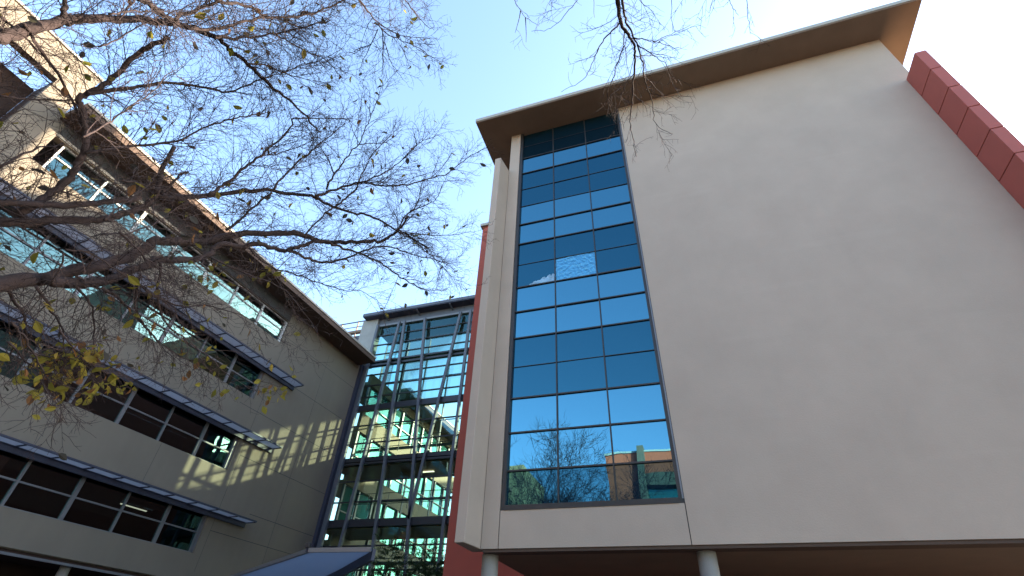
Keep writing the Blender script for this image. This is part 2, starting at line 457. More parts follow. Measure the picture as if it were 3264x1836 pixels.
rm = MB()
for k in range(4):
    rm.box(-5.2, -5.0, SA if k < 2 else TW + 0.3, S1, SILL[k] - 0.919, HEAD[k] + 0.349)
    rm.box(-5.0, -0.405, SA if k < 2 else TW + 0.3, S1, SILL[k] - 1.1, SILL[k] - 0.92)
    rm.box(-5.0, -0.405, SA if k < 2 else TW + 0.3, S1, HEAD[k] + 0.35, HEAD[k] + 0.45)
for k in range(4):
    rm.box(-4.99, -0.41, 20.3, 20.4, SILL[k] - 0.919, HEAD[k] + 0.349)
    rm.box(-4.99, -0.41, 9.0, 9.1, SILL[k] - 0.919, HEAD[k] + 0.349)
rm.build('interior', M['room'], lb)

def shelf(z, s0, s1):
    f = MB()
    f.box(0.84, 0.90, s0, s1, z - 0.03, z + 0.05); f.box(0.12, 0.17, s0, s1, z - 0.03, z + 0.05)
    s = s1
    while s > s0:
        f.box(0.17, 0.84, s - 0.05, s, z - 0.05, z + 0.05); s -= 1.33
    f.box(0.004, 0.12, s0, s1, z - 0.26, z + 0.04)
    o = f.build('sunshade', M['navy'], lb)
    sl = MB(); n = 13
    for i in range(n):
        x = 0.175 + (0.665 / n) * i
        sl.quad([(x, s0, z - 0.012), (x + 0.043, s0, z + 0.004), (x + 0.043, s1 - 0.052, z + 0.004), (x, s1 - 0.052, z - 0.012)])
    sl.build('slat', M['slat'], o)
for z in (6.13, 10.37, 14.60): shelf(z + H, 0.0 if z < 12 else 3.2, 22.38)

# the same facade carries on behind the glass link
ga = MB()
for z0, z1 in ((2.4, 3.7), (6.5, 7.8), (10.55, 11.82), (14.6, 16.1), (18.6, 19.6)):
    ga.box(-0.3, 0.0, 29.95, 47.0, z0 + H, z1 + H); ga.box(-3.0, -0.3, 29.95, 47.0, z0 + H, z0 + 0.3 + H)
ga.build('rear_wall', M['cream'], lb)
eb = MB(); eb.box(0.004, 1.63, 33.4, 47.0, SO + 0.002, SO + 0.30); er2 = eb.build('eave', M['eave'], lb)
eb = MB(); eb.box(-0.42, 1.66, 33.4, 47.02, SO + 0.362, SO + 0.50); eb.build('roof_edge', M['fascia'], er2)
for z0, z1 in ((3.7, 6.5), (7.82, 10.53), (11.84, 14.58), (16.12, 18.58)):
    for i in range(9):
        a = 30.0 + i * 1.86
        gw = MB()
        gw.box(-0.20, -0.05, a, a + 0.17, z0 + 0.002 + H, z1 - 0.002 + H); gw.box(-0.20, -0.10, a + 0.17, a + 1.85, z0 + 0.9 + H, z0 + 0.97 + H)
        gwin = gw.build('window', M['alu'], lb)
        gp = MB(); gp.quad([(-0.22, a, z0 + H), (-0.22, a + 1.85, z0 + H), (-0.22, a + 1.85, z1 + H), (-0.22, a, z1 + H)]); gp.build('pane', M['teal_glass'], gwin)

# ------------------------------------------------------------------ the glass link between the two buildings
at = thing('glass_link', 'tall glazed link with leaning grey steel columns in the corner between two buildings', 'building')
GX0, GX1, GY, GB, GT = -23.45, -8.70, 29.76, 33.2, 23.5
r = MB(); r.box(-24.72, -8.5, 28.9, GB + 0.3, 24.27 + H, 24.34 + H); ro = r.build('roof', M['navy'], at)
r = MB(); r.box(-24.75, -8.5, 28.86, GB + 0.32, 24.342 + H, 24.62 + H); r.build('fascia', M['steel'], ro)
for x in (-22.5, -19.4, -16.3, -13.2, -10.1):
    r = MB(); r.bar((x, 28.95, 24.22 + H), (x, GY - 0.18, 24.0 + H), 0.09, 0.12, up=Vector((1, 0, 0))); r.build('roof_bracket', M['steel'], ro)
ep = MB(); ep.box(-9.15, -8.56, GY + 0.005, GY + 0.55, 0, 24.26 + H); ep.build('corner_post', M['steel'], at)  # unseen post added to stop a stray strip of sun beside the red wall
hd = MB(); hd.box(GX0, GX1, GY - 0.12, GY + 0.18, GT + H, 24.265 + H); hd.build('head_beam', M['steel'], at)
hb = MB(); hb.box(GX0, GX1, GY - 0.17, GY - 0.121, GT + H - 0.02, GT + H + 0.16); hb.build('head_rail', M['alu'], at)
pr = MB(); pr.box(-25.02, -23.46, GY - 0.3, GY + 0.5, SO + 0.4, 24.262 + H); pr.build('pier', M['column'], at)
cp = MB(); cp.box(-23.98, -23.62, GY - 0.62, GY - 0.13, 0, SO + 0.2); cp.build('corner_post', M['navy'], at)
cq = MB(); cq.box(-23.60, -23.46, GY - 0.35, GY + 0.1, 0, SO + 0.2); cq.build('corner_post', M['steel'], at)
BEAMS = [19.74, 15.76, 11.60, 7.46, 3.4]
bm = MB()
for i, z in enumerate(BEAMS):
    z += H
    if i == 0:
        bm.box(GX0, GX1, GY - 0.20, GY + 0.1, z + 0.10, z + 0.24); bm.box(GX0, GX1, GY - 0.20, GY + 0.1, z - 0.26, z - 0.10)
    elif i == 2:
        bm.box(GX0, GX1, GY - 0.20, GY + 0.1, z - 0.06, z + 0.24); bm.box(GX0, GX1, GY - 0.20, GY + 0.1, z - 0.26, z - 0.12)
    else:
        bm.box(GX0, GX1, GY - 0.20, GY + 0.1, z - 0.24, z + 0.22)
bm.build('floor_beam', M['black_steel'], at)
gb = MB()
levels = [GT] + BEAMS + [0.0 - H]
for i in range(len(levels) - 1):
    a, b = levels[i], levels[i + 1]; n = 4 if i < 2 else 3
    for k in range(1, n):
        z = a + (b - a) * k / n + H
        gb.box(GX0, GX1, GY - 0.06, GY + 0.06, z - 0.04, z + 0.04)
gb.build('glazing_bar', M['black_steel'], at)
gl = MB()
gl.quad([(GX0, GY + 0.02, 0.0), (GX1, GY + 0.02, 0.0), (GX1, GY + 0.02, 15.75 + H), (GX0, GY + 0.02, 15.75 + H)])
gl.build('glass', M['link_glass'], at)
gl = MB(); gl.quad([(GX0, GY + 0.02, 15.75 + H), (GX1, GY + 0.02, 15.75 + H), (GX1, GY + 0.02, GT + H), (GX0, GY + 0.02, GT + H)]); gl.build('upper_glass', M['solar_glass'], at)
gl = MB()
gl.quad([(GX1, GY + 0.02, 0.0), (GX1, GB, 0.0), (GX1, GB, GT + 0.7 + H), (GX1, GY + 0.02, GT + 0.7 + H)])
gl.quad([(GX1, GB, 0.0), (-24.7, GB, 0.0), (-24.7, GB, GT + 0.7 + H), (GX1, GB, GT + 0.7 + H)])
gl.build('rear_glass', M['rear_glass'], at)
def lean(xt, xb, zt_=GT, zb_=-H, wdt=0.19):
    c = MB(); c.bar((xt, GY - 0.36, zt_ + H), (xb, GY - 0.36, zb_ + H), wdt, 0.22); c.build('leaning_column', M['steel'], at)
lean(-23.28, -23.28); lean(-21.15, -22.05); lean(-20.66, -18.72); lean(-18.70, -16.10)
lean(-15.38, -17.08, GT, 7.5); lean(-14.48, -14.62); lean(-11.6, -9.9)
bkw = MB()
n = 7
for i in range(n + 1):
    x = GX1 + (-24.6 - GX1) * i / n
    wd = 0.10 if i % 3 == 0 else 0.025
    bkw.box(x - wd, x + wd, GB - 0.12, GB + 0.08, 0, GT + 0.6 + H)
for i in range(4):
    y = GY + 0.3 + (GB - GY - 0.4) * i / 3
    bkw.box(GX1 - 0.1, GX1 + 0.1, y - 0.04, y + 0.04, 0, GT + 0.6 + H)
for i in range(13):
    z = 1.2 + i * 2.03
    wd = 0.10 if i % 4 == 3 else 0.02
    bkw.box(-24.7, GX1 - 0.1, GB - 0.09, GB + 0.05, z - wd, z + wd)
    bkw.box(GX1 - 0.07, GX1 + 0.07, GY + 0.3, GB - 0.13, z - wd, z + wd)
bkw.build('rear_glazing_frame', M['black_steel'], at)
for z in (3.05, 7.15, 11.27):
    lg = MB(); lg.box(-24.3, GX1 - 0.15, GY + 0.12, GB - 0.15, z + H, z + 0.32 + H); lg.build('floor_slab', M['soffit'], at)
pm = MB(); pm.box(-8.45, 14, 28.9, 47, 24.3 + H, 27.6 + H); pm.build('added_sun_screen', M['concrete'], at)  # unseen raised box added to keep sun off the cream wall's upper end
for x, y in ((-8.2, 46.7), (13.7, 46.7), (13.7, 29.2), (3, 46.7)):  # unseen columns added to carry that box
    c = MB(); c.tube([Vector((x, y, 0)), Vector((x, y, 24.29 + H))], [0.25, 0.25], 16); c.build('column', M['column'], at)
rl = MB()
for z in (4.9, 9.0, 13.1):
    for d in (0.0, 0.7): rl.bar((GX0 + 0.3, GY + 1.2, z + d + H), (GX1 - 0.3, GY + 1.2, z + d + H), 0.04, 0.04)
    for i in range(10):
        x = GX0 + 0.4 + i * 1.58; rl.bar((x, GY + 1.2, z - 0.4 + H), (x, GY + 1.2, z + 0.7 + H), 0.04, 0.04, up=Vector((1, 0, 0)))
rl.build('guard_rail', M['black_steel'], at)
lp = MB(); lp.box(-17.9, -16.9, 31.4, 31.55, 11.15 + H, 11.2 + H); lp.build('lamp_tube', M['lamp'], at)

# unseen block added far behind the link, only to cut off the lowest sun
tw_ = MB(); tw_.prism([(5, 70.4), (38, 50.1), (44, 60), (11, 80.3)], 0, 27.7 + H)
rr_ = tw_.build('low_sun_blocker', M['cream']); tag(rr_, 'unseen block added behind the glass link to cut off the lowest sun', 'building')

# ------------------------------------------------------------------ rooftop screen seen over the eave
rs = thing('rooftop_screen', 'slatted rooftop screen with a railing seen over the eave of the cream building', 'screen')
s = MB()
for k in range(16): s.box(-30.5, -25.1, 31.0, 31.1, 21.0 + k * 0.19 + H, 21.11 + k * 0.19 + H)
s.build('slat', M['steel'], rs)
s = MB()
for x in (-30.4, -28.6, -26.8, -25.15): s.box(x - 0.04, x + 0.04, 30.88, 30.99, SO - 0.4, 25.6 + H)
s.box(-30.5, -25.0, 30.9, 31.2, 24.3 + H, 24.55 + H)
s.build('frame', M['soffit'], rs)
s = MB(); s.box(-30.5, -24.9, 30.92, 30.98, 25.5 + H, 25.6 + H); s.box(-30.5, -24.9, 30.92, 30.98, 24.95 + H, 25.0 + H); s.build('railing', M['steel'], rs)

# ------------------------------------------------------------------ walkway canopy and its floodlight
cn = thing('walkway_canopy', 'flat pale blue canopy with a dark edge beam in front of the glass link', 'canopy')
zc = 2.0 + H
c = MB(); c.prism([(-8.20, 10.10), (-6.72, 10.14), (-6.78, 10.40), (-12.4, 15.4), (-17.4, 15.95)], zc, zc + 0.03)
c.build('roof_sheet', M['sheet'], cn)
c = MB(); c.bar((-6.66, 10.22, zc - 0.08), (-12.35, 15.6, zc - 0.08), 0.07, 0.22, up=Vector((0, 0, 1)))
c.build('edge_beam', M['navy'], cn)
c = MB(); c.bar((-8.24, 10.06, zc + 0.0), (-17.5, 15.95, zc + 0.0), 0.05, 0.09, up=Vector((0, 0, 1))); c.bar((-8.24, 10.05, zc + 0.0), (-6.68, 10.10, zc + 0.0), 0.05, 0.09, up=Vector((0, 0, 1)))
c.build('edge_trim', M['alu'], cn)
for x, y in ((-11.6, 14.4), (-15.6, 14.9)):
    c = MB(); c.tube([Vector((x, y, 0)), Vector((x, y, zc - 0.001))], [0.06, 0.06], 12); c.build('post', M['navy'], cn)
fl_ = thing('floodlight', 'small dark floodlight on the far corner of the blue canopy', 'light')
c = MB(); c.box(-8.36, -8.24, 10.0, 10.10, zc + 0.05, zc + 0.15); c.build('lamp_housing', M['black_steel'], fl_, bevel=0.01)
c = MB(); c.box(-8.31, -8.28, 10.03, 10.07, zc - 0.04, zc + 0.05); c.build('bracket', M['navy'], fl_)

# ------------------------------------------------------------------ buildings across the court, seen as reflections in the blue glass
rb = thing('red_building', 'red rendered building with a cream pier, mirrored in the lowest blue panes', 'building')
m_ = MB(); m_.box(-7.9, -4.7, -40, -32, 0, 20.2 + H); m_.box(-4.0, 1.5, -40, -32, 17.8 + H, 20.2 + H); m_.build('wall', M['bright_red'], rb)
m_ = MB(); m_.box(-4.7, -4.0, -40, -31.4, 0, 20.9 + H); m_.box(-4.0, 14, -40, -32.0, 16.6 + H, 17.8 + H); m_.box(1.5, 14, -40, -32, 17.8 + H, 20.2 + H); m_.build('pier', M['cream'], rb)
m_ = MB(); m_.box(-8.0, -4.7, -40.1, -31.9, 20.2 + H, 20.4 + H); m_.box(-4.0, 14.1, -40.1, -31.9, 20.2 + H, 20.4 + H); m_.build('coping', M['white_metal'], rb)
m_ = MB(); m_.box(-4.0, 14, -40, -33, 0, 16.6 + H); m_.build('window', M['teal_glass'], rb)
tb = thing('tan_building', 'tan building end with a dark overhanging eave, mirrored at the left of the blue glass', 'building')
m_ = MB(); m_.box(-40, -18.4, -42, -32, 0, 20.2 + H); m_.build('wall', M['tan'], tb)
m_ = MB(); m_.prism([(-42, -30.5), (-19.6, -30.5), (-19.6, -31.99), (-42, -31.99)], 16.9 + H, 17.3 + H); m_.build('eave', M['soffit'], tb)
m_ = MB()
for k in range(4): m_.box(-39, -21, -31.98, -31.9, 2 + k * 3.6 + H, 3.8 + k * 3.6 + H)
m_.build('window', M['teal_glass'], tb)
